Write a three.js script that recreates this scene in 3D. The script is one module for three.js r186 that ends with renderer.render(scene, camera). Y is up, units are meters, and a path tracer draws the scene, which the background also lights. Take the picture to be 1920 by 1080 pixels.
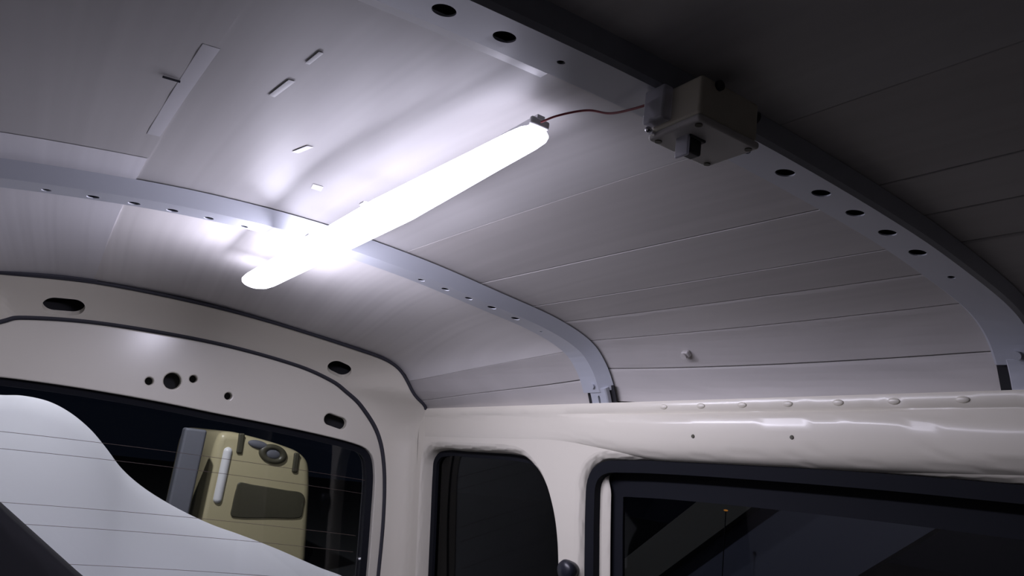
import * as THREE from 'three';
import { mergeGeometries, mergeVertices, toCreasedNormals } from 'three/addons/utils/BufferGeometryUtils.js';
import { RoundedBoxGeometry } from 'three/addons/geometries/RoundedBoxGeometry.js';
import { RectAreaLightUniformsLib } from 'three/addons/lights/RectAreaLightUniformsLib.js';
import { Brush, Evaluator, SUBTRACTION } from 'three-bvh-csg';

// ---------------------------------------------------------------- camera, night, light, exposure
// The van: x to its right side, y up, z towards the cab; the tailgate is at z = -1.84. EYE is the camera's height over the load floor.
const EYE = 0.92, V = (x, y, z) => new THREE.Vector3(x, y, z);
const scene = new THREE.Scene();
scene.background = new THREE.Color(0x05070d);
const camera = new THREE.PerspectiveCamera(42.31, 16 / 9, 0.02, 200);
camera.position.set(0, EYE, 0);
camera.quaternion.setFromRotationMatrix(new THREE.Matrix4().makeBasis(V(0.826, 0.126, 0.550).normalize(), V(-0.235, 0.963, 0.133).normalize(), V(-0.512, -0.239, 0.825).normalize()));
scene.add(camera);
const renderer = new THREE.WebGLRenderer({ antialias: true });
renderer.toneMapping = THREE.LinearToneMapping;
renderer.toneMappingExposure = 1.0;
renderer.shadowMap.enabled = true;
RectAreaLightUniformsLib.init();
const LED_COLOR = new THREE.Color().setRGB(0.84, 0.815, 1.0);
const LED_DOWN = 34, LED_SIDE = 54, LED_GLOW = 6, SIDE_TILT = .7, ADDED_LAMP = 40;

// ---------------------------------------------------------------- helpers
const taken = {};
const numbered = n => { taken[n] = (taken[n] ?? -1) + 1; return taken[n] ? `${n}_${String(taken[n]).padStart(3, '0')}` : n; };
const LIFT = V(0, EYE, 0);                                    // geometry is written with the eye at the origin
function group(name, at = [0, 0, 0]) { const g = new THREE.Group(); g.name = numbered(name); g.position.set(...at).add(LIFT); g.userData.at = at; scene.add(g); return g; }
function tag(o, label, category, grp) { Object.assign(o.userData, { label, category }); if (grp) o.userData.group = grp; return o; }
const struct = (o, label) => { o.userData.kind = 'structure'; if (label) o.userData.label = label; return o; };
function mesh(name, geo, mat, parent, label) {
  if (Array.isArray(geo)) geo = mergeGeometries(geo.map(g => { const q = g.index ? g.toNonIndexed() : g; for (const k of Object.keys(q.attributes)) if (!['position', 'normal', 'uv'].includes(k)) q.deleteAttribute(k); if (!q.attributes.uv) q.setAttribute('uv', new THREE.Float32BufferAttribute(new Float32Array(q.attributes.position.count * 2), 2)); return q; }));
  const m = new THREE.Mesh(geo, mat); m.castShadow = m.receiveShadow = true;
  if (parent) {
    let r = parent; while (r && !r.userData.at) r = r.parent;
    const at = (r || parent).userData.at || [0, 0, 0];
    geo.translate(-at[0], -at[1], -at[2]); m.name = name; parent.add(m);
  } else { m.name = numbered(name); m.position.copy(LIFT); scene.add(m); }
  if (label) m.userData.label = label;
  return m;
}
const smooth = (g, deg = 38) => toCreasedNormals(mergeVertices(g.index ? g : g, 1e-6), THREE.MathUtils.degToRad(deg));
// a surface from rows of points; closed rows wrap round
function loft(rows, wrap = false, uvScale = 1) {
  const n = rows[0].length, pos = [], uv = [], idx = [];
  rows.forEach((r, i) => r.forEach((p, j) => { pos.push(p.x, p.y, p.z); uv.push(p.x * uvScale, p.z * uvScale); }));
  for (let i = 0; i + 1 < rows.length; i++) for (let j = 0; j < (wrap ? n : n - 1); j++) {
    const a = i * n + j, b = i * n + (j + 1) % n, c = a + n, d = b + n;
    idx.push(a, b, c, b, d, c);
  }
  const g = new THREE.BufferGeometry();
  g.setAttribute('position', new THREE.Float32BufferAttribute(pos, 3)); g.setAttribute('uv', new THREE.Float32BufferAttribute(uv, 2));
  g.setIndex(idx); g.computeVertexNormals(); return g;
}
// a closed solid swept from closed rings, with caps
function solid(rings, flip = false) {
  const n = rings[0].length, pos = [], idx = [];
  rings.forEach(r => r.forEach(p => pos.push(p.x, p.y, p.z)));
  for (let i = 0; i + 1 < rings.length; i++) for (let j = 0; j < n; j++) {
    const a = i * n + j, b = i * n + (j + 1) % n, c = a + n, d = b + n;
    flip ? idx.push(a, c, b, b, c, d) : idx.push(a, b, c, b, d, c);
  }
  // the caps are triangulated in the ring's own plane
  const cap = (r, base, back) => {
    const o = r[0], e1 = r[1].clone().sub(o).normalize(), far = r.reduce((q, p) => p.clone().sub(o).cross(e1).length() > q.clone().sub(o).cross(e1).length() ? p : q, r[1]);
    const nn = e1.clone().cross(far.clone().sub(o)).normalize(), e2 = nn.clone().cross(e1);
    const pts = r.map(p => new THREE.Vector2(p.clone().sub(o).dot(e1), p.clone().sub(o).dot(e2)));
    const cw = THREE.ShapeUtils.isClockWise(pts), tri = THREE.ShapeUtils.triangulateShape(cw ? pts.slice().reverse() : pts, []);
    for (let [a, b, c] of tri) { if (cw) { a = n - 1 - a; b = n - 1 - b; c = n - 1 - c; [a, c] = [c, a]; } if ((cw) !== back) [a, c] = [c, a]; idx.push(base + a, base + b, base + c); }
  };
  cap(rings[0], 0, !flip); cap(rings[rings.length - 1], (rings.length - 1) * n, flip);
  const g = new THREE.BufferGeometry();
  g.setAttribute('position', new THREE.Float32BufferAttribute(pos, 3)); g.setAttribute('uv', new THREE.Float32BufferAttribute(new Float32Array(pos.length / 3 * 2), 2));
  let vol = 0; const P = i => V(pos[3 * i], pos[3 * i + 1], pos[3 * i + 2]), O = P(0);
  for (let i = 0; i < idx.length; i += 3) vol += P(idx[i]).sub(O).dot(P(idx[i + 1]).sub(O).cross(P(idx[i + 2]).sub(O)));
  if (vol < 0) for (let i = 0; i < idx.length; i += 3) [idx[i], idx[i + 1]] = [idx[i + 1], idx[i]];
  g.setIndex(idx); g.computeVertexNormals(); return g;
}
const tube = (pts, r, seg = 60, rad = 8, closed = false) => new THREE.TubeGeometry(new THREE.CatmullRomCurve3(pts, closed), seg, r, rad, closed);
const evaluator = new Evaluator(); evaluator.attributes = ['position', 'normal', 'uv']; evaluator.useGroups = false;
function cut(geo, tools) {
  let b = new Brush(geo); b.updateMatrixWorld();
  for (const t of tools) { const k = new Brush(t); k.updateMatrixWorld(); b = evaluator.evaluate(b, k, SUBTRACTION); }
  return b.geometry;
}
function placed(g, at, normal, along) {                        // geometry built with its axis on y and its length on x
  const y = normal.clone().normalize(), x = along.clone().addScaledVector(y, -along.dot(y)).normalize(), z = x.clone().cross(y);
  return g.applyMatrix4(new THREE.Matrix4().makeBasis(x, y, z).setPosition(at));
}
function slotPrism(len, wid, h, square = 0) {                  // a rounded slot, its depth on y
  const s = new THREE.Shape(), a = len / 2 - wid / 2, r = wid / 2;
  s.absarc(a, 0, r, -Math.PI / 2, Math.PI / 2, false); s.absarc(-a, 0, r, Math.PI / 2, Math.PI * 1.5, false);
  return new THREE.ExtrudeGeometry(s, { depth: h, bevelEnabled: false, curveSegments: 10 }).translate(0, 0, -h / 2).rotateX(-Math.PI / 2);
}
let seed = 7; const rnd = () => (seed = (seed * 16807) % 2147483647) / 2147483647;

// ---------------------------------------------------------------- materials
function grain(n, stretch, lo, hi, warm = 0) {                 // long soft streaks and blotches, tileable, in sRGB grey
  const d = new Uint8Array(n * n * 4), lay = [];
  for (const [fx, fy, a] of [[2, 3, .5], [40 * 1, 2, .25], [96, 3, .25], [9, 7, .35]]) {
    const w = fx, h = fy, t = Float32Array.from({ length: w * h }, rnd); lay.push([w, h, a, t]);
  }
  const sum = lay.reduce((q, l) => q + l[2], 0), sm = t => t * t * (3 - 2 * t);
  for (let j = 0; j < n; j++) for (let i = 0; i < n; i++) {
    let v = 0;
    for (const [w, h, a, t] of lay) {
      const x = i / n * w, y = j / n * h, x0 = Math.floor(x), y0 = Math.floor(y), fx = sm(x - x0), fy = sm(y - y0), q = (X, Y) => t[(Y % h) * w + X % w];
      v += a * ((q(x0, y0) * (1 - fx) + q(x0 + 1, y0) * fx) * (1 - fy) + (q(x0, y0 + 1) * (1 - fx) + q(x0 + 1, y0 + 1) * fx) * fy);
    }
    v /= sum; const g = lo + (hi - lo) * v, k = (j * n + i) * 4;
    d[k] = g + warm; d[k + 1] = g; d[k + 2] = g - warm; d[k + 3] = 255;
  }
  const t = new THREE.DataTexture(d, n, n); t.wrapS = t.wrapT = THREE.RepeatWrapping; t.magFilter = THREE.LinearFilter; t.minFilter = THREE.LinearMipmapLinearFilter; t.generateMipmaps = true; t.needsUpdate = true; return t;
}
const grainMap = grain(512, 1, 214, 255); grainMap.colorSpace = THREE.SRGBColorSpace; grainMap.repeat.set(1.6, 0.7);
const grainBump = grain(512, 1, 90, 165); grainBump.repeat.set(1.6, 0.7);
const std = (c, rough, more = {}) => new THREE.MeshStandardMaterial({ color: c, roughness: rough, ...more });
const lin = (r, g, b) => new THREE.Color().setRGB(r, g, b);
const M = {
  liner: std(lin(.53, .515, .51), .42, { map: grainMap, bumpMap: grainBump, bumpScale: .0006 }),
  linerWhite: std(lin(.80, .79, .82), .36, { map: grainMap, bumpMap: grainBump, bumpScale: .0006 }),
  linerRear: std(lin(.80, .775, .76), .42, { map: grainMap, bumpMap: grainBump, bumpScale: .0006 }),  // liner made paler to make up for weak light at the rear
  plank: std(lin(.52, .495, .48), .5, { map: grainMap, bumpMap: grainBump, bumpScale: .0008 }),
  plankPale: std(lin(.56, .535, .52), .5, { map: grainMap, bumpMap: grainBump, bumpScale: .0008 }),
  void: std(lin(.012, .012, .015), .9),
  paint: new THREE.MeshPhysicalMaterial({ color: lin(.74, .70, .60), roughness: .42, clearcoat: .6, clearcoatRoughness: .2 }),
  paintDoorDimmed: new THREE.MeshPhysicalMaterial({ color: lin(.65, .62, .54), roughness: .42, clearcoat: .6, clearcoatRoughness: .2 }),  // the wall paint toned down to stand for weaker light on the tailgate
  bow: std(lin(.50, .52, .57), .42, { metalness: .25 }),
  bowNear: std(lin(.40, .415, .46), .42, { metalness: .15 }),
  rubber: new THREE.MeshPhysicalMaterial({ color: lin(.008, .009, .013), roughness: .75, specularIntensity: .35 }),
  seal: std(lin(.03, .03, .04), .7),
  chrome: std(lin(.75, .75, .77), .2, { metalness: 1 }),
  box: std(lin(.62, .58, .46), .5),
  boxLid: std(lin(.60, .58, .55), .45),
  blackPlastic: std(lin(.015, .016, .024), .35),
  clear: new THREE.MeshPhysicalMaterial({ color: lin(.8, .8, .85), roughness: .3, transmission: .6, thickness: 0, ior: 1.45 }),
  red: std(lin(.22, .03, .04), .6),
  tape: std(lin(.85, .85, .86), .25),
  alu: std(lin(.6, .6, .62), .35, { metalness: .9 }),
  lens: new THREE.MeshStandardMaterial({ color: lin(.9, .9, .9), roughness: .4, emissive: LED_COLOR, emissiveIntensity: LED_GLOW }),
  glass: new THREE.MeshPhysicalMaterial({ color: lin(.9, .92, .94), roughness: .03, transmission: 1, thickness: 0, ior: 1.5 }),
  tint: new THREE.MeshPhysicalMaterial({ color: lin(.20, .22, .26), roughness: .03, transmission: 1, thickness: 0, ior: 1.5 }),
  tintDark: new THREE.MeshPhysicalMaterial({ color: lin(.06, .065, .08), roughness: .05, transmission: 1, thickness: 0, ior: 1.4, specularIntensity: .5 }),
  wire: std(lin(.10, .07, .06), .5),
  bounceGrey: std(lin(.25, .24, .235), .8),
  dark: new THREE.MeshPhysicalMaterial({ color: lin(.012, .012, .014), roughness: .95, specularIntensity: .3 }),
  asphalt: std(lin(.010, .012, .014), .95),
  cover: std(lin(.62, .62, .66), .8),
  cream: new THREE.MeshPhysicalMaterial({ color: lin(.55, .49, .30), roughness: .35, clearcoat: .5 }),
  creamDark: std(lin(.08, .075, .05), .4),
  post: std(lin(.14, .145, .17), .7),
  board: std(lin(.07, .073, .1), .8),
  beam: std(lin(.06, .055, .04), .8),
};
M.lens.name = 'led lens';

// ---------------------------------------------------------------- the roof's shape: cross-sections measured at both bows and at the tailgate header
const STZ = [-.445, -1.16, -1.75];
const STP = [
  [[.985, .165], [.972, .200], [.948, .230], [.905, .251], [.82, .268], [.70, .2835], [.52, .295], [.33, .298], [.14, .291], [-.04, .279], [-.16, .263], [-.245, .246], [-.288, .225], [-.312, .195], [-.325, .160]],
  [[.926, .141], [.913, .170], [.888, .210], [.849, .241], [.77, .264], [.65, .281], [.49, .301], [.32, .311], [.15, .306], [-.01, .288], [-.13, .267], [-.209, .241], [-.248, .21], [-.273, .17], [-.286, .141]],
  [[.878, .126], [.833, .161], [.797, .207], [.745, .232], [.66, .2445], [.55, .255], [.42, .267], [.29, .275], [.16, .274], [.03, .266], [-.07, .250], [-.145, .232], [-.2, .207], [-.235, .161], [-.28, .126]]];
function section(z) {
  const L = z => STP[0].map((_, k) => [0, 1].map(c => { let o = 0; for (let i = 0; i < 3; i++) { let w = 1; for (let j = 0; j < 3; j++) if (j !== i) w *= (z - STZ[j]) / (STZ[i] - STZ[j]); o += w * STP[i][k][c]; } return o; }));
  if (z <= STZ[0]) return L(z);
  const a = L(STZ[0]), b = L(STZ[0] - .05);
  return a.map((p, k) => p.map((v, c) => v + (v - b[k][c]) / .05 * (z - STZ[0]) * .5));
}
function crom(P, u) {
  const i = Math.min(Math.max(Math.floor(u), 0), P.length - 2), t = u - i, b = P[i], c = P[i + 1];
  const a = i ? P[i - 1] : b.map((v, k) => 2 * v - c[k]), d = i < P.length - 2 ? P[i + 2] : c.map((v, k) => 2 * v - b[k]);
  return [0, 1].map(k => .5 * (2 * b[k] + (c[k] - a[k]) * t + (2 * a[k] - 5 * b[k] + 4 * c[k] - d[k]) * t * t + (3 * b[k] - a[k] - 3 * c[k] + d[k]) * t ** 3));
}
function roofFrame(u, z, sec = section(z)) {
  const q = crom(sec, u), a = crom(sec, u + .02), b = crom(sec, u - .02), tx = a[0] - b[0], ty = a[1] - b[1], l = Math.hypot(tx, ty);
  return { p: V(q[0], q[1], z), n: V(ty / l, -tx / l, 0), t: V(tx / l, ty / l, 0) };
}
const roofAt = (u, z, off = 0, sec) => { const f = roofFrame(u, z, sec); return f.p.addScaledVector(f.n, off); };
const LINER = .021;

// ---------------------------------------------------------------- the right side wall's plane
const W1 = V(.985, .165, -.445), W2 = V(.878, .126, -1.75), WT = V(.12, -1, 0);
const WN = W2.clone().sub(W1).cross(WT).normalize(); if (WN.x > 0) WN.negate();
const wallAt = (z, y, depth = 0) => { const x = W1.x - (WN.y * (y - W1.y) + WN.z * (z - W1.z)) / WN.x; return V(x, y, z).addScaledVector(WN, -depth); };
const railY = z => W1.y + (W2.y - W1.y) * (z - W1.z) / (W2.z - W1.z);
const railAt = z => wallAt(z, railY(z));

// ---------------------------------------------------------------- floor, cab bulkhead, left wall, ground
{
  const f = mesh('floor', new RoundedBoxGeometry(1.75, .04, 2.65, 2, .005).translate(.31, -.94, -.63), M.dark); struct(f, 'dark load floor of the van');
  const b = mesh('wall_front', new THREE.BoxGeometry(1.75, 1.5, .04).translate(.31, -.25, .62), M.dark); struct(b, 'dark bulkhead behind the camera');
  const ring = z => { const s = section(z), a = s[14]; return [V(a[0] - .005, a[1] + .03, z), V(a[0] - .12 * 1.09, -.96, z), V(a[0] - .12 * 1.09 - .05, -.96, z), V(a[0] - .055, a[1] + .03, z)]; };
  const w = mesh('wall_left', smooth(solid([.6, .1, -.445, -1, -1.4, -1.86].map(ring))), M.bounceGrey); struct(w, 'unseen left side of the van, greyed to hold down bounced light');  // out of view; its grey is chosen to reduce bounced light
  const g = mesh('ground', new THREE.BoxGeometry(60, .1, 60).translate(0, -1.6, -10), M.asphalt); struct(g, 'dark ground outside the van');
}

// ---------------------------------------------------------------- ceiling: outer skin, liner sheets and planks with open joints
const ceiling = struct(group('ceiling', [.33, .32, -.6]), 'pale lined van roof');
{
  const us = Array.from({ length: 81 }, (_, i) => -.9 + i * 15.8 / 80), zs = Array.from({ length: 26 }, (_, i) => .64 - i * 2.54 / 25);
  const lo = zs.map(z => { const s = section(z); return us.map(u => roofAt(u, z, .05, s)); }), hi = zs.map(z => { const s = section(z); return us.map(u => roofAt(u, z, .062, s)); });
  mesh('roof_skin', solid(zs.map((_, i) => [...lo[i], ...hi[i].slice().reverse()])), M.void, ceiling, 'dark steel roof skin seen only through joints');
  // one sheet or plank: from line a to line b (each u as a function of z), between two z
  const line = (z1, u1, z2, u2) => z => u1 + (u2 - u1) * (z - z1) / (z2 - z1);
  function piece(name, a, b, z0, z1, mat, off0 = LINER, label) {
    const th = .004, gap = name === 'liner_sheet' ? 0 : .0007, nu = 24, nz = 14, rnds = name === 'liner_sheet' ? 0 : (rnd() - .5) * .0002;
    const zz = Array.from({ length: nz + 1 }, (_, i) => z0 + (z1 - z0) * i / nz);
    const rings = zz.map(z => {
      const s = section(z), off = off0 + (.006 - off0) * THREE.MathUtils.smoothstep(-z, 1.3, 1.75), ua = a(z), ub = b(z), k = Math.hypot(...[0, 1].map(c => crom(s, ub)[c] - crom(s, ua)[c])), e = gap / Math.max(k, .02) * (ub - ua);
      const lower = [], upper = [];
      for (let i = 0; i <= nu; i++) { const f = i / nu, u = ua + e + (ub - ua - 2 * e) * f; const ch = gap && (i === 0 || i === nu) ? .0006 : 0; lower.push(roofAt(u, z, off + rnds + ch, s)); upper.push(roofAt(u, z, off + rnds + th, s)); }
      // a tiny chamfer along both long edges
      lower.splice(1, 0, roofAt(ua + e * 2.2, z, off + rnds, s)); lower.splice(lower.length - 1, 0, roofAt(ub - e * 2.2, z, off + rnds, s));
      return [...lower, ...upper.reverse()];
    });
    const g = solid(rings), p = g.attributes.position, uv = g.attributes.uv, n = rings[0].length;
    for (let i = 0; i < p.count; i++) { uv.setXY(i, p.getX(i) * 1.0 + p.getY(i) * .9, p.getZ(i)); }
    return mesh(name, smooth(g, 30), mat, ceiling, label);
  }
  const c = v => () => v, LS = line(-.636, 8.422, -1.687, 8.664);
  // cab side of the near bow
  let A = -.412, B = .6, F = [c(-.45), c(1.3), c(2.85), c(4.37), c(4.93), c(5.41), c(6.2), LS];
  for (let i = 0; i < 6; i++) piece('liner_plank', F[i], F[i + 1], A, B, i % 2 ? M.plank : M.plankPale);
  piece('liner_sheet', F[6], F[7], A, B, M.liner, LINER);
  // between the bows
  const s44 = line(-1.122, 1.80, -.451, 1.278), s34 = line(-1.064, 2.947, -.451, 2.842), s29 = c(3.80), s45 = c(4.475), s54 = c(5.3), s62 = c(6.18);
  const low = z => z < -.91 ? -.02 + .5 * Math.min(1, (-.91 - z) / .2) * .62 : -.45 + (z < -.86 ? (-.86 - z) / .05 * .43 : 0);
  F = [low, s44, s34, s29, s45, s54, s62, LS]; A = -1.13; B = -.414;
  for (let i = 0; i < 6; i++) piece('liner_plank', F[i], F[i + 1], A, B, i % 2 ? M.plank : M.plankPale);
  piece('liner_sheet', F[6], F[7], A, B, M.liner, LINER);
  // tailgate side of the far bow
  F = [c(-.45), line(-1.687, .63, -1.19, 1.395), line(-1.51, 2.038, -1.197, 2.588), LS]; A = -1.752; B = -1.132;
  for (let i = 0; i < 2; i++) piece('liner_plank', F[i], F[i + 1], A, B, i % 2 ? M.plank : M.plankPale);
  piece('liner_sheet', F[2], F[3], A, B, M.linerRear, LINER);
  // left of the long seam: a dull sheet towards the cab, a whiter one towards the tailgate
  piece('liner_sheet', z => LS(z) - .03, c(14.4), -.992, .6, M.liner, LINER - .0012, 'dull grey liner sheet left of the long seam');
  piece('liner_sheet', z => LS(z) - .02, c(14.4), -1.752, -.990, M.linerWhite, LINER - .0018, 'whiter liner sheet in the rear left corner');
  // strips of tape stuck on the liner
  const tape = (u, z, len, wid, du, label) => {
    const s = [0, 1].map(i => Array.from({ length: 9 }, (_, j) => ({ u: u + du * (j / 8 - .5), z: z + len * (j / 8 - .5), e: (i - .5) * wid })));
    const rows = [0, .0004].map(o => [0, 1].map(i => s[i].map(q => { const f = roofFrame(q.u, q.z); return f.p.addScaledVector(f.n, LINER - (label ? .0012 : .0004) - o).addScaledVector(f.t, q.e); })));
    mesh('tape_strip', solid(rows[0][0].map((_, j) => [rows[0][0][j], rows[0][1][j], rows[1][1][j], rows[1][0][j]])), label ? M.linerWhite : M.tape, ceiling, label);
  };
  tape(8.455, -.765, .27, .014, -.085, 'long pale tape over the seam'); tape(8.03, -.675, .05, .006, -.03); tape(7.67, -.823, .033, .007, -.04); tape(7.35, -.944, .02, .014, .02); tape(8.005, -.59, .03, .004, -.015);
  // white strip standing in for the lit tailgate-side edge of the near bow
  { const N = 40, rings = Array.from({ length: N + 1 }, (_, i) => { const u = 7.18 + i * 2.2 / N; return [[-.474, 0], [-.464, 0], [-.464, .0012], [-.474, .0012]].map(([z, o]) => roofAt(u, z, LINER - .0008 + o)); }); mesh('lit_edge_strip', smooth(solid(rings), 30), M.tape, ceiling, 'thin white strip drawn as the lit edge of the near bow'); }
  // a dark slit beside the seam and a plastic clip on a plank
  { const a = roofAt(8.56, -.722, LINER - .003), b = roofAt(8.475, -.723, LINER - .003); mesh('slit', tube([a, a.clone().lerp(b, .5), b], .0012, 8, 5), M.seal, ceiling); }
  { const f = roofFrame(2.178, -.9), at = f.p.clone().addScaledVector(f.n, LINER - .004);
    const k = mesh('clip', [placed(new RoundedBoxGeometry(.016, .009, .012, 2, .003), at, f.n, V(0, 0, 1)), placed(new THREE.CylinderGeometry(.004, .006, .008, 12), at.clone().addScaledVector(f.n, -.005), f.n, V(0, 0, 1))], M.plankPale, ceiling, 'small plastic clip'); }
}

// ---------------------------------------------------------------- roof bows
function roofBow(zr, width, holes, plate, footLen, lean, mat, label) {
  const mid = roofFrame(7, zr), t = group('roof_bow', [mid.p.x, mid.p.y, zr]); tag(t, label, 'roof bow');
  const [pa, pb] = plate, H = LINER - .001;
  const cs = [[0, H], [pa - .004, lean + .0035], [pa, lean], [pb, 0], [pb + .004, .0035], [width, H], [width - .0016, H], [pb + .0026, .0045], [pb - .001, .0016], [pa + .001, lean + .0016], [pa - .0026, lean + .0045], [.0016, H]];
  const sec = section(zr + width / 2), us = Array.from({ length: 141 }, (_, i) => .95 + i * 12.1 / 140);
  const ring = u => { const f = roofFrame(u, zr, sec); return cs.map(([w, h]) => f.p.clone().addScaledVector(f.n, h).add(V(0, 0, w))); };
  const ch = solid(us.map(ring));
  const at = (u, z, h = 0) => { const f = roofFrame(u, z, sec); return [f.p.clone().addScaledVector(f.n, h), f.n, f.t]; };
  const tools = holes.map(([u, dz, r]) => { const [p, n, q] = at(u, zr + dz, .001 + lean * .5); return placed(new THREE.CylinderGeometry(r, r, .007, 24), p, n, q); });
  mesh('channel', smooth(cut(ch, tools), 30), mat, t);
  // the dark inside of the channel, seen through the holes
  mesh('channel_lining', smooth(solid(us.map(u => { const f = roofFrame(u, zr, sec); return [[.003, H - .001], [width - .003, H - .001], [width - .003, H + .001], [.003, H + .001]].map(([w, h]) => f.p.clone().addScaledVector(f.n, h).add(V(0, 0, w))); }))), M.void, t);
  // the foot that joins the bow to the rail, with its slot
  const fu = Array.from({ length: 13 }, (_, i) => 1.12 - i * (1.12 + footLen) / 12), w0 = width * .3, w1 = width * .92;
  const foot = solid(fu.map(u => { const f = roofFrame(u, zr, sec); return [[w0, .004], [w0 + .002, .002], [w1 - .002, .002], [w1, .004], [w1, .012], [w0, .012]].map(([w, h]) => f.p.clone().addScaledVector(f.n, h).add(V(0, 0, w))); }));
  const [sp, sn, st] = at(.48, zr + (w0 + w1) / 2 + .001, .004);
  const slot = placed(slotPrism(.018, .006, .03), sp, sn, st);
  const fm = mesh('foot', smooth(cut(foot, [slot]), 30), M.bow, t);
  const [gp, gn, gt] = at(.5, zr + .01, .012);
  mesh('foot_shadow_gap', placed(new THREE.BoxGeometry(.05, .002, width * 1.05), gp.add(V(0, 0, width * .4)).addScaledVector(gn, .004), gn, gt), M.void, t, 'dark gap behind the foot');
  const [kp, kn, kt] = at(1.3, zr + width * .55, -.002);
  mesh('screw', [placed(new THREE.CylinderGeometry(.0045, .0055, .004, 20), kp, kn, kt)], M.bow, t);
  return t;
}
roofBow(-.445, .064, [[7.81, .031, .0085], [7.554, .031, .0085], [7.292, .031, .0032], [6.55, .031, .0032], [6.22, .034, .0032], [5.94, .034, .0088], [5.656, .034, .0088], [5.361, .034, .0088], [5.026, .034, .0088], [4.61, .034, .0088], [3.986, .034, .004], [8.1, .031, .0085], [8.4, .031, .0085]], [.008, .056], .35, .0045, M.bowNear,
  'near pale grey roof bow, with five dark round holes right of the beige control box');
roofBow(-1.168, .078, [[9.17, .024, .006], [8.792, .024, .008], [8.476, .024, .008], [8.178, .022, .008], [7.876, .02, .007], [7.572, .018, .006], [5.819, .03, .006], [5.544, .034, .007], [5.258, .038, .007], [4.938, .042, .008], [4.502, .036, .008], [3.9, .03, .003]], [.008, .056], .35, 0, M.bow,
  'far roof bow crossing behind the glowing strip light, perforated with small oval holes');

// ---------------------------------------------------------------- LED bar: housing, lens in three lengths, caps and mounting tabs
{
  const z0 = -1.385, z1 = -.510, t = group('strip_light', [.331, .30, (z0 + z1) / 2]); tag(t, 'long glowing white LED strip light under the middle of the roof', 'strip light');
  const axis = f => V(.324 - .019 * f, .3055 - .0185 * f, z1 + (z0 - z1) * f);      // the top of the housing: it hangs lower towards the tailgate
  const sect = (f, pts, k = 1) => pts.map(([a, b]) => axis(f).add(V(a * k, b * k, 0)));
  mesh('housing', smooth(solid([0, 1].map(f => sect(f, [[-.004, .003], [-.004, -.003], [.004, -.003], [.004, .003]])))), M.alu, t);
  const n = 32, arc = Array.from({ length: n }, (_, i) => { const a = 2 * Math.PI * i / n; return [-.029 * Math.cos(a), -.0135 - .0125 * Math.sin(a)]; });
  const endA = [[0, .3], [.004, .44], [.012, .54], [.03, .6], [.1, .68], [.2, .82], [.3, .95], [.333, 1]], endB = [[0, .35], [.004, .6], [.012, .8], [.026, .92], [.06, 1]];
  const seg = (a, b, shrinkA, shrinkB) => {
    const st = []; if (shrinkA) for (const e of endA) st.push([e[0], e[1]]); else st.push([a, 1]);
    if (shrinkB) for (const e of endB.slice().reverse()) st.push([1 - e[0], e[1]]); else if (!shrinkA) st.push([b, 1]);
    return smooth(solid(st.map(([f, k]) => arc.map(([x, y]) => axis(f).add(V(x * k, -.0115 + (y + .0115) * k, 0))))), 60);
  };
  const parts = [[0, .333, 1, 0], [.3345, .6655, 0, 0], [.667, 1, 0, 1]];
  for (const q of parts) mesh('lens', seg(...q), M.lens, t, 'glowing white lens');
  for (const f of [.002, .998]) { const p = axis(f); mesh('end_cap', new RoundedBoxGeometry(.02, .008, .005, 2, .002).translate(p.x, p.y - .004, p.z), M.tape, t); }
  for (const [f, s] of [[.60, -1], [.38, -1], [.70, 1]]) { const p = axis(f); mesh('mounting_tab', new RoundedBoxGeometry(.030, .003, .014, 2, .001).translate(p.x + s * .011, p.y - .0022, p.z), M.tape, t); }
  { const p = axis(.735), q = axis(.735).add(V(0, .036, 0)); mesh('hanger', [new RoundedBoxGeometry(.03, .0025, .02, 2, .001).translate(q.x, q.y - .006, q.z), new RoundedBoxGeometry(.003, .034, .012, 2, .001).translate(p.x, p.y + .014, p.z)], M.tape, t, 'white hanger under the far bow'); }
  // the lens gives its light downwards and to both sides: area lights of its own size just in front of its three faces
  const face = (at, n, along, len, wid, power) => {
    const l = new THREE.RectAreaLight(LED_COLOR, power, len, wid), z = n.clone().normalize().negate(), x = along.clone().normalize(), y = z.clone().cross(x).normalize();
    l.quaternion.setFromRotationMatrix(new THREE.Matrix4().makeBasis(y.clone().cross(z), y, z)); l.position.copy(at).add(LIFT); l.castShadow = true; scene.add(l);
  };
  const along = axis(1).sub(axis(0)), L = along.length();
  face(axis(1).add(V(0, -.016, -.006)), V(0, .6, -1), V(1, 0, 0), .036, .016, LED_SIDE * .9);
  for (const [a, b, k, w] of [[.03, .16, .77, .4], [.161, .333, 1, .6], [.334, .666, 1, 1.25], [.667, .97, 1, 1.75]]) {
    const m = axis((a + b) / 2), len = (b - a) * L;
    face(m.clone().add(V(0, -.0275, 0)), V(0, -1, 0), along, len, .040 * k, LED_DOWN * w);
    for (const s of [-1, 1]) face(m.clone().add(V(s * (.029 * k + .003), -.0165, 0)), V(s, -SIDE_TILT * (w > 1.5 ? .8 : 1.3), 0), along, len, .016, LED_SIDE * w);
  }
}

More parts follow.
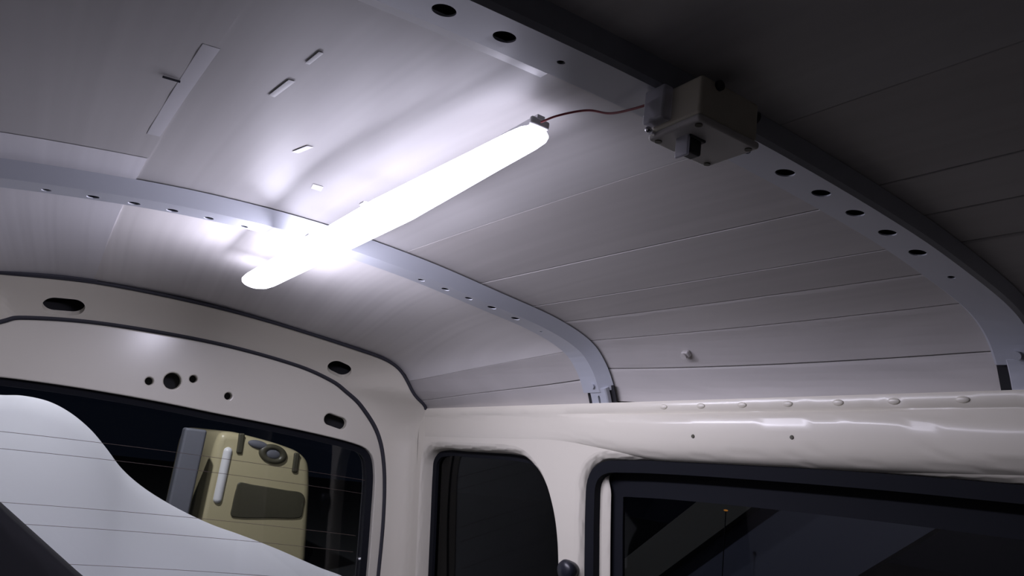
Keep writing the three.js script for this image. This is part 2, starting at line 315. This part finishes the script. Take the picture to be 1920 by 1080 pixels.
// ---------------------------------------------------------------- control box hung on the near bow, and its red wire
{
  const B = [.3865, .28, -.3745], t = group('control_box', [B[0], .30, B[2]]); tag(t, 'small beige control box screwed to the near roof bow', 'control box');
  const at = (x, y, z) => V(B[0] + x, B[1] + y, B[2] + z);
  mesh('case', new RoundedBoxGeometry(.063, .032, .05, 3, .003).translate(B[0], .2815, B[2]), M.box, t);
  const lid = mesh('lid', new RoundedBoxGeometry(.066, .006, .053, 3, .0025).translate(B[0], .2625, B[2]), M.boxLid, t);
  for (const [a, b] of [[-1, -1], [-1, 1], [1, -1], [1, 1]]) mesh('lid_screw', new THREE.CylinderGeometry(.0028, .0028, .0012, 14).translate(B[0] + a * .027, .2592, B[2] + b * .0205), M.creamDark, lid);
  const knob = mesh('switch', [new RoundedBoxGeometry(.013, .014, .011, 2, .002).translate(B[0] - .012, .2535, B[2] - .001), new RoundedBoxGeometry(.017, .003, .015, 2, .001).translate(B[0] - .012, .2592, B[2] - .001)], M.blackPlastic, t, 'black toggle switch');
  mesh('switch_guard', new RoundedBoxGeometry(.0025, .017, .013, 2, .001).translate(B[0] - .0205, .2515, B[2] - .001), M.clear, knob);
  const side = new THREE.CylinderGeometry(.0045, .0055, .010, 18).rotateZ(Math.PI / 2).translate(B[0] + .036, .293, B[2] + .014);
  mesh('side_knob', side, M.blackPlastic, t, 'black knob on the right side');
  mesh('front_socket', new THREE.CylinderGeometry(.004, .004, .004, 16).rotateX(Math.PI / 2).translate(B[0] - .014, .294, B[2] + .0255), M.blackPlastic, t);
  // clear terminal cover with metal screws on the left side
  const term = mesh('terminal_cover', new RoundedBoxGeometry(.010, .028, .022, 2, .002).translate(B[0] - .0365, .283, B[2] - .014), M.clear, t);
  mesh('terminal', [new RoundedBoxGeometry(.005, .007, .007, 2, .001).translate(B[0] - .036, .286, B[2] - .018), new THREE.CylinderGeometry(.0022, .0022, .006, 12).rotateZ(Math.PI / 2).translate(B[0] - .036, .272, B[2] - .018)], M.blackPlastic, term);
  mesh('terminal_screw', [new THREE.CylinderGeometry(.0024, .0024, .004, 12).rotateZ(Math.PI / 2).translate(B[0] - .0345, .2635, B[2] - .02), new THREE.SphereGeometry(.0026, 12, 8).translate(B[0] - .037, .266, B[2] - .022)], M.chrome, t);
  const w = mesh('wire', tube([V(.323, .301, -.508), V(.330, .305, -.495), V(.345, .308, -.472), V(.352, .3, -.45), V(.352, .293, -.42), V(.351, .289, -.395)], .001, 60, 8), M.red);
  tag(w, 'thin red wire looping from the strip light to the control box', 'wire');
}

// ---------------------------------------------------------------- right wall: painted inner panel with two window openings
const closedSpline = (pts, n) => { const c = new THREE.CatmullRomCurve3(pts.map(([a, b]) => V(a, b, 0)), true, 'centripetal'); return c.getSpacedPoints(n).slice(0, n).map(p => [p.x, p.y]); };
function offset(pts, d) {                                     // moves a closed outline in (+) or out (-)
  const n = pts.length; let area = 0; for (let i = 0; i < n; i++) { const a = pts[i], b = pts[(i + 1) % n]; area += a[0] * b[1] - b[0] * a[1]; }
  const s = area > 0 ? 1 : -1;
  return pts.map((p, i) => { const a = pts[(i + n - 1) % n], b = pts[(i + 1) % n], tx = b[0] - a[0], ty = b[1] - a[1], l = Math.hypot(tx, ty); return [p[0] - s * ty / l * d, p[1] + s * tx / l * d]; });
}
const onWall = (pts, d) => pts.map(([z, y]) => wallAt(z, y, typeof d === 'function' ? d(z, y) : d));
const quarterEdge = closedSpline([[-1.762, -.45], [-1.762, -.30], [-1.762, -.15], [-1.762, -.04], [-1.758, .012], [-1.74, .036], [-1.69, .0465], [-1.6, .0485], [-1.5, .051], [-1.41, .052], [-1.36, .047], [-1.318, .026], [-1.282, -.012], [-1.258, -.06], [-1.245, -.11], [-1.238, -.2], [-1.236, -.30], [-1.236, -.44], [-1.26, -.475], [-1.35, -.48], [-1.5, -.48], [-1.65, -.48], [-1.74, -.475]], 220);
const slideEdge = closedSpline([[-1.168, -.45], [-1.169, -.30], [-1.170, -.15], [-1.169, -.05], [-1.165, .0], [-1.150, .025], [-1.122, .040], [-1.06, .0465], [-.95, .052], [-.8, .0565], [-.6, .06], [-.4, .06], [-.2, .06], [-.1, .055], [-.06, .03], [-.05, -.05], [-.05, -.3], [-.05, -.44], [-.08, -.475], [-.2, -.48], [-.6, -.48], [-1.0, -.48], [-1.14, -.475]], 260);
const WALL_END = -1.785, WALL_FRONT = .6;
const wallRight = struct(group('wall_right', [.95, -.4, -.6]), 'cream painted right side of the van around two windows');
{
  const qA = offset(quarterEdge, -.006), qB = quarterEdge.map(([z, y]) => [z, y > -.02 ? y - .016 * Math.min(1, (y + .02) / .05) : y]), sA = offset(slideEdge, -.02);
  const sh = new THREE.Shape([[WALL_FRONT, railY(WALL_FRONT)], [-.6, railY(-.6)], [WALL_END, railY(WALL_END) - .001], [WALL_END, -.96], [WALL_FRONT, -.96]].map(p => new THREE.Vector2(...p)));
  for (const h of [qA, sA]) sh.holes.push(new THREE.Path(h.map(p => new THREE.Vector2(...p))));
  const flat = d => { const g = new THREE.ShapeGeometry(sh), p = g.attributes.position; for (let i = 0; i < p.count; i++) { const q = wallAt(p.getX(i), p.getY(i), d); p.setXYZ(i, q.x, q.y, q.z); } return g; };
  const reveal = (A, B, dB, n = 8) => {                       // rounded: leaves the panel in its plane and turns outwards
    const rows = []; const a = onWall(A, 0), b = onWall(B, dB), m = onWall(B, 0).map((p, i) => p.lerp(a[i], .15));
    for (let k = 0; k <= n; k++) { const t = k / n; rows.push(a.map((p, i) => p.clone().multiplyScalar((1 - t) ** 2).addScaledVector(m[i], 2 * t * (1 - t)).addScaledVector(b[i], t * t))); }
    return loft(rows, true);
  };
  const strip = g => { for (const k of Object.keys(g.attributes)) if (k !== 'position' && k !== 'uv') g.deleteAttribute(k); return g; };
  const whole = mergeGeometries([flat(0), reveal(qA, qB, .034), reveal(sA, slideEdge, .022)].map(strip));
  mesh('panel', smooth(whole, 50), M.paint, wallRight);
  // outer skin of the van's side
  const so = new THREE.Shape([[WALL_FRONT, railY(WALL_FRONT) + .06], [-1.9, railY(-1.9) + .06], [-1.9, -1.1], [WALL_FRONT, -1.1]].map(p => new THREE.Vector2(...p)));
  for (const h of [offset(qB, .001), offset(slideEdge, .001)]) so.holes.push(new THREE.Path(h.map(p => new THREE.Vector2(...p))));
  const o = new THREE.ExtrudeGeometry(so, { depth: .012, bevelEnabled: false }), p = o.attributes.position;
  for (let i = 0; i < p.count; i++) { const q = wallAt(p.getX(i), p.getY(i), .052 + p.getZ(i)); p.setXYZ(i, q.x, q.y, q.z); }
  o.computeVertexNormals(); mesh('outer_skin', o, M.void, wallRight, 'dark outer skin of the side');
  // cant rail: lip, groove and rounded bulge, dropping a little where the door pillar starts
  const zs = Array.from({ length: 121 }, (_, i) => WALL_FRONT - i * (WALL_FRONT + 1.752) / 120);
  const prof = [[-.03, -.006], [.0035, -.006], [.0045, -.004], [.0045, .0115], [.003, .0135], [.003, .0150], [.006, .0170], [.0105, .0205], [.0135, .026], [.0148, .034], [.0152, .045], [.0150, .056], [.0140, .067], [.0118, .076], [.0085, .083], [.004, .089], [-.003, .0945], [-.016, .0995]];
  const rings = zs.map(z => {
    const up = THREE.MathUtils.smoothstep(z, -1.3, -.95), drop = .013 * THREE.MathUtils.smoothstep(z, -.62, -.42), amp = .04 + .96 * up;
    return [...prof.map(([d, t], i) => { const e = i > 4 ? [THREE.MathUtils.lerp(.003 * (1 - (i - 5) / (prof.length - 6)), d, amp), .015 + (t - .015) * (.62 + .38 * up) + drop * THREE.MathUtils.smoothstep(t, .014, .022) * (1 - THREE.MathUtils.smoothstep(t, .05, .09))] : [d, t]; const q = railAt(z); return q.addScaledVector(WN, i === prof.length - 1 ? d : e[0]).add(V(.12 * e[1], -e[1], 0)); }), railAt(z).addScaledVector(WN, -.03).add(V(.006, -.06, 0))];
  });
  mesh('cant_rail', smooth(solid(rings), 45), M.paint, wallRight, 'rounded rail with a folded lip under the roof lining');
  for (const z of [-.395, -.478, -.563, -.641, -.72, -.80, -.88, -.96]) mesh('rivet', placed(new THREE.SphereGeometry(.0055, 14, 6, 0, 7, 0, Math.PI / 2).scale(1.5, .45, .8), railAt(z).addScaledVector(WN, .0045).add(V(0, -.004, 0)), WN, V(0, 0, 1)), M.paint, wallRight);
  for (const [z, y] of [[-.889, .098], [-.709, .104]]) mesh('screw', placed(new THREE.CylinderGeometry(.0028, .0036, .002, 14), wallAt(z, y).addScaledVector(WN, .0155), WN, V(0, 0, 1)), M.creamDark, wallRight, 'small dark screw');
}
// a flat ring between two outlines on the wall, with thickness
function ringOnWall(outer, inner, d0, d1) {
  const f = [onWall(outer, d0), onWall(inner, d0 + .002), onWall(inner, d1), onWall(outer, d1)], rows = [f[0], f[1], f[2], f[3], f[0]];
  return smooth(loft(rows, true), 30);
}
function paneOnWall(outline, d) {
  const g = new THREE.ShapeGeometry(new THREE.Shape(outline.map(p => new THREE.Vector2(...p)))), p = g.attributes.position;
  for (let i = 0; i < p.count; i++) { const q = wallAt(p.getX(i), p.getY(i), d); p.setXYZ(i, q.x, q.y, q.z); }
  g.computeVertexNormals(); return g;
}
{
  const w = struct(group('window_2', [.95, -.2, -1.5]), 'dark fixed quarter window beside the tailgate');
  const e = quarterEdge.map(([z, y]) => [z, y > -.02 ? y - .016 * Math.min(1, (y + .02) / .05) : y]);
  mesh('window_seal', ringOnWall(offset(e, -.001), offset(e, .014), .034, .046), M.rubber, w);
  mesh('pane', paneOnWall(offset(e, .006), .044), M.tintDark, w);
}
{
  const w = struct(group('window_3', [1, -.2, -.6]), 'long dark sliding window in the right side of the van');
  const e = slideEdge;
  mesh('window_seal', ringOnWall(offset(e, -.001), offset(e, .021), .010, .034), M.rubber, w);
  // pale upright of the sliding pane's frame with its bent top
  const up = [[-1.147, -.46], [-1.147, -.3], [-1.147, -.15], [-1.146, -.06], [-1.144, -.01], [-1.139, .012], [-1.128, .024]].map(([z, y]) => wallAt(z, y, .034));
  const curve = new THREE.CatmullRomCurve3(up), N = 50;
  mesh('frame_upright', smooth(solid(Array.from({ length: N + 1 }, (_, i) => { const t = i / N, p = curve.getPointAt(t), k = 1 - .75 * THREE.MathUtils.smoothstep(t, .9, 1), T = curve.getTangentAt(t), S = T.clone().cross(WN).normalize(); if (S.z < 0) S.negate(); return Array.from({ length: 12 }, (_, j) => { const a = j / 12 * 2 * Math.PI; return p.clone().addScaledVector(S, .021 * k * Math.cos(a)).addScaledVector(WN, .006 * Math.sin(a)); }); })), 50), M.paint, w, 'pale upright of the frame');
  const in1 = offset(e, .036), in2 = offset(e, .066);
  mesh('window_frame', ringOnWall(offset(e, .018), in2, .042, .05), M.rubber, w);
  mesh('pane', paneOnWall(offset(e, .05), .047), M.tint, w);
}

// ---------------------------------------------------------------- rear frame round the tailgate, with two slots
const ZD = -1.84;
const gapPts = [[.905, -.96], [.88, -.6], [.862, -.294], [.849, -.138], [.828, -.02], [.795, .059], [.739, .119], [.692, .149], [.642, .172], [.54, .194], [.345, .209], [.12, .205], [-.027, .187], [-.07, .169], [-.155, .119], [-.215, .059], [-.25, -.02], [-.275, -.138], [-.29, -.294], [-.31, -.6], [-.335, -.96]];
const wr = y => wallAt(WALL_END, y);
const outPts = [wr(-.96), wr(-.6), wr(-.294), wr(-.138), wr(-.02), wr(.075), V(.874, .128, -1.752), V(.834, .160, -1.75), V(.768, .223, -1.75), V(.64, .2465, -1.75), V(.36, .2705, -1.75), V(.1, .271, -1.75), V(-.08, .249, -1.75), V(-.125, .238, -1.75), V(-.2, .207, -1.75), V(-.235, .161, -1.75), V(-.28, .126, -1.76), V(-.30, -.138, -1.785), V(-.32, -.294, -1.785), V(-.36, -.6, -1.785), V(-.40, -.96, -1.785)];
const gapCurve = new THREE.CatmullRomCurve3(gapPts.map(([x, y]) => V(x, y, ZD)), false, 'catmullrom'), outCurve = new THREE.CatmullRomCurve3(outPts, false, 'catmullrom');
const gapFine = Array.from({ length: 181 }, (_, i) => gapCurve.getPoint(i / 180)), outFine = Array.from({ length: 181 }, (_, i) => outCurve.getPoint(i / 180));
{
  const w = struct(group('wall_rear', [.31, -.3, -1.82]), 'cream painted frame round the tailgate');
  const n = 10, mid = outFine.map((o, i) => { const g = gapFine[i], k = Math.max(0, Math.min(1, (o.y - .05) / .12)); return V(o.x, o.y, ZD + .012).lerp(o.clone().lerp(g, .5).add(V(0, .004, -.012)), k); });
  const front = Array.from({ length: n + 1 }, (_, k) => { const t = k / n; return outFine.map((o, i) => o.clone().multiplyScalar((1 - t) ** 2).addScaledVector(mid[i], 2 * t * (1 - t)).addScaledVector(gapFine[i], t * t)); });
  // front face, then back face behind it: a closed solid
  const rings = outFine.map((_, i) => { const f = front.map(r => r[i]); const c = f[0].clone().lerp(f[n], .5), b = f.map(p => p.clone().add(V((p.x - .3) * .012, .006, -.012))); return [...f, ...b.reverse()]; });
  const body = solid(rings);
  const at = (f, k) => { const i = Math.round(f * 180), p = front[k][i].clone(), al = front[k][Math.min(i + 1, 180)].clone().sub(front[k][Math.max(0, i - 1)]), ac = front[k + 1][i].clone().sub(front[k - 1][i]); return [p, al.clone().cross(ac).normalize(), al]; };
  const near = (x, y) => { let best = [0, 0, 9]; for (let i = 0; i <= 180; i++) for (let k = 1; k < n; k++) { const p = front[k][i], s = 1.82 / -p.z, d = Math.hypot(p.x * s - x, p.y * s - y); if (d < best[2]) best = [i / 180, k, d]; } return at(best[0], best[1]); };
  const tools = [[.031, .217, .078, .046], [.648, .1995, .062, .044]].map(([x, y, l, h]) => placed(slotPrism(l, h, .05), ...near(x, y)));
  mesh('frame', smooth(cut(body, tools), 45), M.paint, w);
  // dark outer plate that closes the van's rear round the tailgate
  const s = section(-1.86), top = Array.from({ length: 60 }, (_, i) => roofAt(-.9 + i * 15.8 / 59, -1.86, .055, s));
  const sh = new THREE.Shape([new THREE.Vector2(1.08, -1.05), ...top.map(p => new THREE.Vector2(p.x, p.y)), new THREE.Vector2(-.5, -1.05)]);
  sh.holes.push(new THREE.Path(gapFine.map(p => new THREE.Vector2(p.x + (p.x - .3) * .02, p.y + .006))));
  mesh('outer_skin', new THREE.ExtrudeGeometry(sh, { depth: .012, bevelEnabled: false }).translate(0, 0, -1.885), M.void, w, 'dark outer skin of the rear');
  const seal = mesh('trim_1', [tube(outFine.slice(54, 150).map((p, i) => p.clone().add(V(0, .002 + .003 * THREE.MathUtils.smoothstep(i, 40, 70), .004))), .0042, 160, 8), tube(outFine.slice(100, 150).map((p, i) => p.clone().add(V(0, .006, .004))), .006, 80, 8)], M.seal); struct(seal, 'dark seal along the rear edge of the roof lining');
}
// ---------------------------------------------------------------- tailgate
{
  const door = struct(group('door_1', [.3, -.3, -1.86]), 'cream painted tailgate with a large window');
  const out = gapFine.map(p => new THREE.Vector2(p.x - (p.x - .3) * .011, p.y - .007 * THREE.MathUtils.smoothstep(p.y, -.3, .1)));
  const win = closedSpline([[.846, -.45], [.832, -.297], [.825, -.22], [.817, -.142], [.811, -.085], [.8045, -.045], [.79, -.005], [.768, .013], [.732, .0215], [.644, .031], [.52, .0395], [.382, .0465], [.27, .053], [.155, .057], [.05, .058], [-.042, .056], [-.12, .05], [-.17, .035], [-.205, 0], [-.225, -.05], [-.245, -.15], [-.262, -.297], [-.27, -.45], [-.25, -.49], [-.18, -.5], [.05, -.505], [.3, -.51], [.55, -.505], [.77, -.5], [.83, -.49]], 240);
  const sh = new THREE.Shape(out);
  sh.holes.push(new THREE.Path(win.map(p => new THREE.Vector2(...p))));
  for (const [x, y, r] of [[.278, .1035, .0185], [.231, .095, .0085], [.321, .1155, .0085], [.405, .0895, .0085]]) sh.holes.push(new THREE.Path().absarc(x, y, r, 0, 2 * Math.PI, false));
  const sl = new THREE.Path(); { const c = [.675, .069], a = .016, r = .0145, k = -.19; const pts = []; for (let i = 0; i < 32; i++) { const t = i / 32 * 2 * Math.PI, ox = (Math.cos(t) > 0 ? a : -a) + r * Math.cos(t), oy = r * Math.sin(t); pts.push(new THREE.Vector2(c[0] + ox * Math.cos(k) - oy * Math.sin(k), c[1] + ox * Math.sin(k) + oy * Math.cos(k))); } sl.setFromPoints(pts); } sh.holes.push(sl);
  mesh('inner_panel', smooth(new THREE.ExtrudeGeometry(sh, { depth: .014, bevelEnabled: true, bevelThickness: .003, bevelSize: .003, bevelOffset: -.003, bevelSegments: 3, curveSegments: 24 }).translate(0, 0, -1.842 - .017), 8), M.paintDoorDimmed, door);
  const so = new THREE.Shape(out); so.holes.push(new THREE.Path(offset(win, .012).map(p => new THREE.Vector2(...p))));
  mesh('outer_panel', new THREE.ExtrudeGeometry(so, { depth: .006, bevelEnabled: false }).translate(0, 0, -1.9), M.void, door, 'dark outer skin of the tailgate');
  const seal = mesh('trim_2', tube(gapFine.map(p => p.clone().add(V(-(p.x - .3) * .004, -.002, -.004))), .0058, 260, 8), M.seal); struct(seal, 'dark gap seal round the tailgate');
  // rear window: rubber seal, pane and heater wires
  const w = struct(group('window_1', [.3, -.2, -1.865]), 'rear window in the tailgate');
  const o1 = win, i1 = offset(win, .016), ring = [[o1, -1.856], [i1, -1.860], [i1, -1.872], [o1, -1.872], [o1, -1.856]].map(([c, z]) => c.map(([x, y]) => V(x, y, z)));
  mesh('window_seal', smooth(loft(ring, true), 30), M.rubber, w);
  mesh('pane', new THREE.ShapeGeometry(new THREE.Shape(offset(win, .01).map(p => new THREE.Vector2(...p)))).translate(0, 0, -1.868), M.glass, w);
  mesh('clip', new RoundedBoxGeometry(.016, .005, .004, 2, .0015).rotateZ(.2).translate(.815, -.258, -1.862), M.tape, w);  // white piece put in for a glint on the rear glass
  const bow = (x, y0) => y0 - .028 * (x - .1) ** 2 * 1.3;
  for (const y0 of [-.0495, -.083, -.187, -.2265, -.30, -.37]) {
    const pts = Array.from({ length: 12 }, (_, i) => { const x = -.22 + i * 1.01 / 11; return V(x, bow(x, y0), -1.8655); });
    mesh('heater_wire', tube(pts, .0005, 40, 5), M.wire, w);
  }
}

// ---------------------------------------------------------------- small things inside
{
  const c = wallAt(-1.19, -.165), t = group('latch', [c.x, c.y, c.z]); tag(t, 'black knob low on the pillar between the two side windows', 'knob');
  const q = c.clone().addScaledVector(WN, .012);
  const pts = [[0, -.016], [.012, -.016], [.016, -.008], [.019, 0], [.021, .008], [.018, .015], [.010, .019], [0, .020]].map(p => new THREE.Vector2(...p));
  mesh('cap', placed(new THREE.LatheGeometry(pts, 28), q, WN, V(0, 0, 1)), M.blackPlastic, t);
  mesh('lever', placed(new RoundedBoxGeometry(.06, .014, .02, 3, .005), q.clone().add(V(.004, -.03, .012)), WN, V(0, -1, .4)), M.blackPlastic, t);
}
{
  const t = group('bag', [-.02, -.915, -1.67]); tag(t, 'black rounded bag standing low in the left corner of the rear window', 'bag');
  const sh = new THREE.Shape(closedSpline([[-.31, -.85], [-.29, -.885], [0, -.885], [.24, -.885], [.265, -.85], [.265, -.6], [.26, -.40], [.235, -.335], [.172, -.287], [.095, -.229], [.0166, -.17], [-.06, -.112], [-.15, -.06], [-.24, -.05], [-.29, -.09], [-.31, -.2], [-.315, -.5]], 120).map(p => new THREE.Vector2(...p)));
  mesh('body', smooth(new THREE.ExtrudeGeometry(sh, { depth: .06, bevelEnabled: true, bevelThickness: .03, bevelSize: .03, bevelOffset: -.03, bevelSegments: 6 }).translate(0, 0, -1.70), 50), M.dark, t);
  mesh('strap', tube([V(-.2, -.3, -1.615), V(-.1, -.38, -1.605), V(0, -.45, -1.605), V(.1, -.52, -1.615)], .012, 24, 8), M.dark, t);
}

// ---------------------------------------------------------------- outside, seen through the windows
{
  // pale mound: a smooth covered hump whose crest falls to the right
  const crest = [[-1.5, -1.4], [-1.3, -.8], [-1.0, -.3], [-.6, -.02], [-.2, .035], [-.058, .038], [.005, .046], [.09, .039], [.165, .011], [.247, -.041], [.314, -.101], [.385, -.171], [.473, -.231], [.601, -.293], [.753, -.349], [.863, -.378], [1.025, -.425], [1.221, -.49], [1.375, -.538], [1.6, -.68], [1.8, -.95], [1.9, -1.4]];
  const c = new THREE.CatmullRomCurve3(crest.map(([x, y]) => V(x, y, 0))), N = 120, K = 22, rows = [];
  for (let k = 0; k <= K; k++) {
    const a = k / K, z = -2.25 - a * 2.4, hgt = a < .4 ? Math.sin(a / .4 * Math.PI / 2) ** .75 : Math.cos((a - .4) / .6 * Math.PI / 2) ** .8;
    rows.push(Array.from({ length: N + 1 }, (_, i) => { const p = c.getPoint(i / N); return V(p.x, -1.56 + (p.y + 1.56) * hgt + .008 * Math.sin(p.x * 9 + a * 14) * (1 - hgt), z); }));
  }
  const m = mesh('cover', smooth(loft(rows), 60), M.cover); tag(m, 'large pale grey cloth cover over a hump, seen through the rear window', 'cover');
}
{
  const t = group('parked_van', [2.7, -1.55, -9.6]); tag(t, 'cream rounded van parked behind the hump, seen through the rear window', 'van');
  const outline = (pts, n) => new THREE.Shape(closedSpline(pts, n).map(p => new THREE.Vector2(...p)));
  const slab = (pts, n, depth, bevel, z) => smooth(new THREE.ExtrudeGeometry(outline(pts, n), { depth, bevelEnabled: true, bevelThickness: bevel, bevelSize: bevel, bevelOffset: -bevel, bevelSegments: 5 }).translate(0, 0, z - depth - bevel), 40);
  mesh('body', slab([[2.08, -1.42], [2.06, -1.0], [2.055, -.5], [2.06, -.1], [2.10, .02], [2.2, .05], [2.45, .03], [2.86, -.03], [3.1, -.095], [3.23, -.2], [3.30, -.42], [3.36, -.8], [3.41, -1.2], [3.42, -1.42], [3.3, -1.45], [2.7, -1.45], [2.2, -1.45]], 160, 2.2, .09, -9.5), M.cream, t);
  const z = -9.5;
  mesh('rear_window', slab([[2.42, -.53], [2.6, -.535], [3.0, -.56], [3.2, -.575], [3.25, -.62], [3.262, -.75], [3.255, -.86], [3.2, -.88], [2.9, -.9], [2.5, -.925], [2.41, -.91], [2.40, -.8], [2.405, -.6]], 120, .03, .01, z + .02), M.creamDark, t);
  mesh('vent', new THREE.TorusGeometry(.105, .04, 12, 32).scale(1.25, .8, 1).rotateZ(-.15).translate(2.76, -.15, z), M.creamDark, t);
  mesh('vent_cap', new THREE.SphereGeometry(.08, 20, 12).scale(1.2, .75, .4).rotateZ(-.15).translate(2.76, -.15, z), M.post, t);
  mesh('badge', new THREE.SphereGeometry(.1, 20, 12).scale(1.3, .5, .4).rotateZ(-.12).translate(2.56, -.06, z), M.post, t);
  for (const [x, y] of [[2.345, -.07], [3.06, -.22]]) mesh('louvre', new RoundedBoxGeometry(.07, .24, .06, 3, .02).rotateZ(.06).translate(x, y, z), M.creamDark, t);
  mesh('corner_highlight', new THREE.CapsuleGeometry(.055, .55, 6, 16).translate(2.22, -.46, z - .01), M.tape, t, 'painted highlight on the rounded corner');  // white capsule painted as the highlight on the van's corner
  for (const x of [2.25, 3.2]) mesh('wheel', new THREE.CylinderGeometry(.28, .28, .2, 24).rotateZ(Math.PI / 2).translate(x, -1.27, -10.4), M.rubber, t);
}
{
  const t = mesh('post', new RoundedBoxGeometry(.24, 1.6, .2, 3, .03).translate(1.76, -.77, -9.3), M.post); tag(t, 'grey post left of the parked cream van', 'post');
  const b = group('board', [2.4, -1.55, -1.6]); tag(b, 'dark grey board leaning outside the sliding window', 'board');
  const s = new THREE.Shape([[1.93, .02], [1.10, .045], [1.40, -.17], [2.35, -1.0], [2.9, -1.5], [3.4, -1.5], [2.7, -.75]].map(([z, y]) => new THREE.Vector2(-z, y)));
  const g = new THREE.ExtrudeGeometry(s, { depth: .04, bevelEnabled: false }).rotateY(-Math.PI / 2).translate(2.26, 0, 0); // (x -> z)
  mesh('sheet', g, M.board, b);
  mesh('batten', new THREE.BoxGeometry(.05, .14, 2.2).rotateX(-.62).translate(2.2, -.45, -2.5), M.beam, b);
}
function addedLamp(x, y, z, arm, power, label) {  // unseen lamps, added to light the hump and the parked van
  const t = group('added_lamp', [x - arm, -1.55, z]); tag(t, label, 'added lamp');
  mesh('pole', new THREE.CylinderGeometry(.05, .08, y + 1.75, 16).translate(x - arm, (y - 1.35) / 2, z), M.post, t);
  mesh('arm', new THREE.CylinderGeometry(.03, .04, arm + .05, 12).rotateZ(Math.PI / 2).translate(x - arm / 2, y + .17, z), M.post, t);
  mesh('hood', new THREE.ConeGeometry(.22, .14, 24, 1, true).translate(x, y + .08, z), M.post, t);
  mesh('bulb', new THREE.SphereGeometry(.07, 20, 14).translate(x, y - .05, z), new THREE.MeshStandardMaterial({ color: 0xffffff, emissive: new THREE.Color().setRGB(.95, .94, 1), emissiveIntensity: 6 }), t);
  const l = new THREE.PointLight(new THREE.Color().setRGB(.95, .94, 1), power, 0, 2); l.position.set(x, y - .05 + EYE, z); l.castShadow = true; l.shadow.radius = 3; scene.add(l);
}
addedLamp(.1, 2.2, -2.35, 2.2, ADDED_LAMP * .34, 'added unseen lamp reaching over the covered hump close behind the van');
addedLamp(.4, 2.6, -7.2, 1.9, ADDED_LAMP * .85, 'added unseen lamp standing between the hump and the parked cream van');
{
  const t = group('distant_lamp', [2.1, -1.55, -1.81]); tag(t, 'tiny orange light on a dark stake outside the sliding window', 'lamp');
  mesh('bulb', new THREE.SphereGeometry(.006, 12, 8).scale(1, .5, 1.4).translate(2.1, -.032, -1.81), new THREE.MeshStandardMaterial({ color: 0x442200, emissive: 0xffa040, emissiveIntensity: 1 }), t);
  mesh('stake', new THREE.CylinderGeometry(.0018, .0018, 1.51, 8).translate(2.1, -.79, -1.81), M.dark, t);
}

renderer.render(scene, camera);
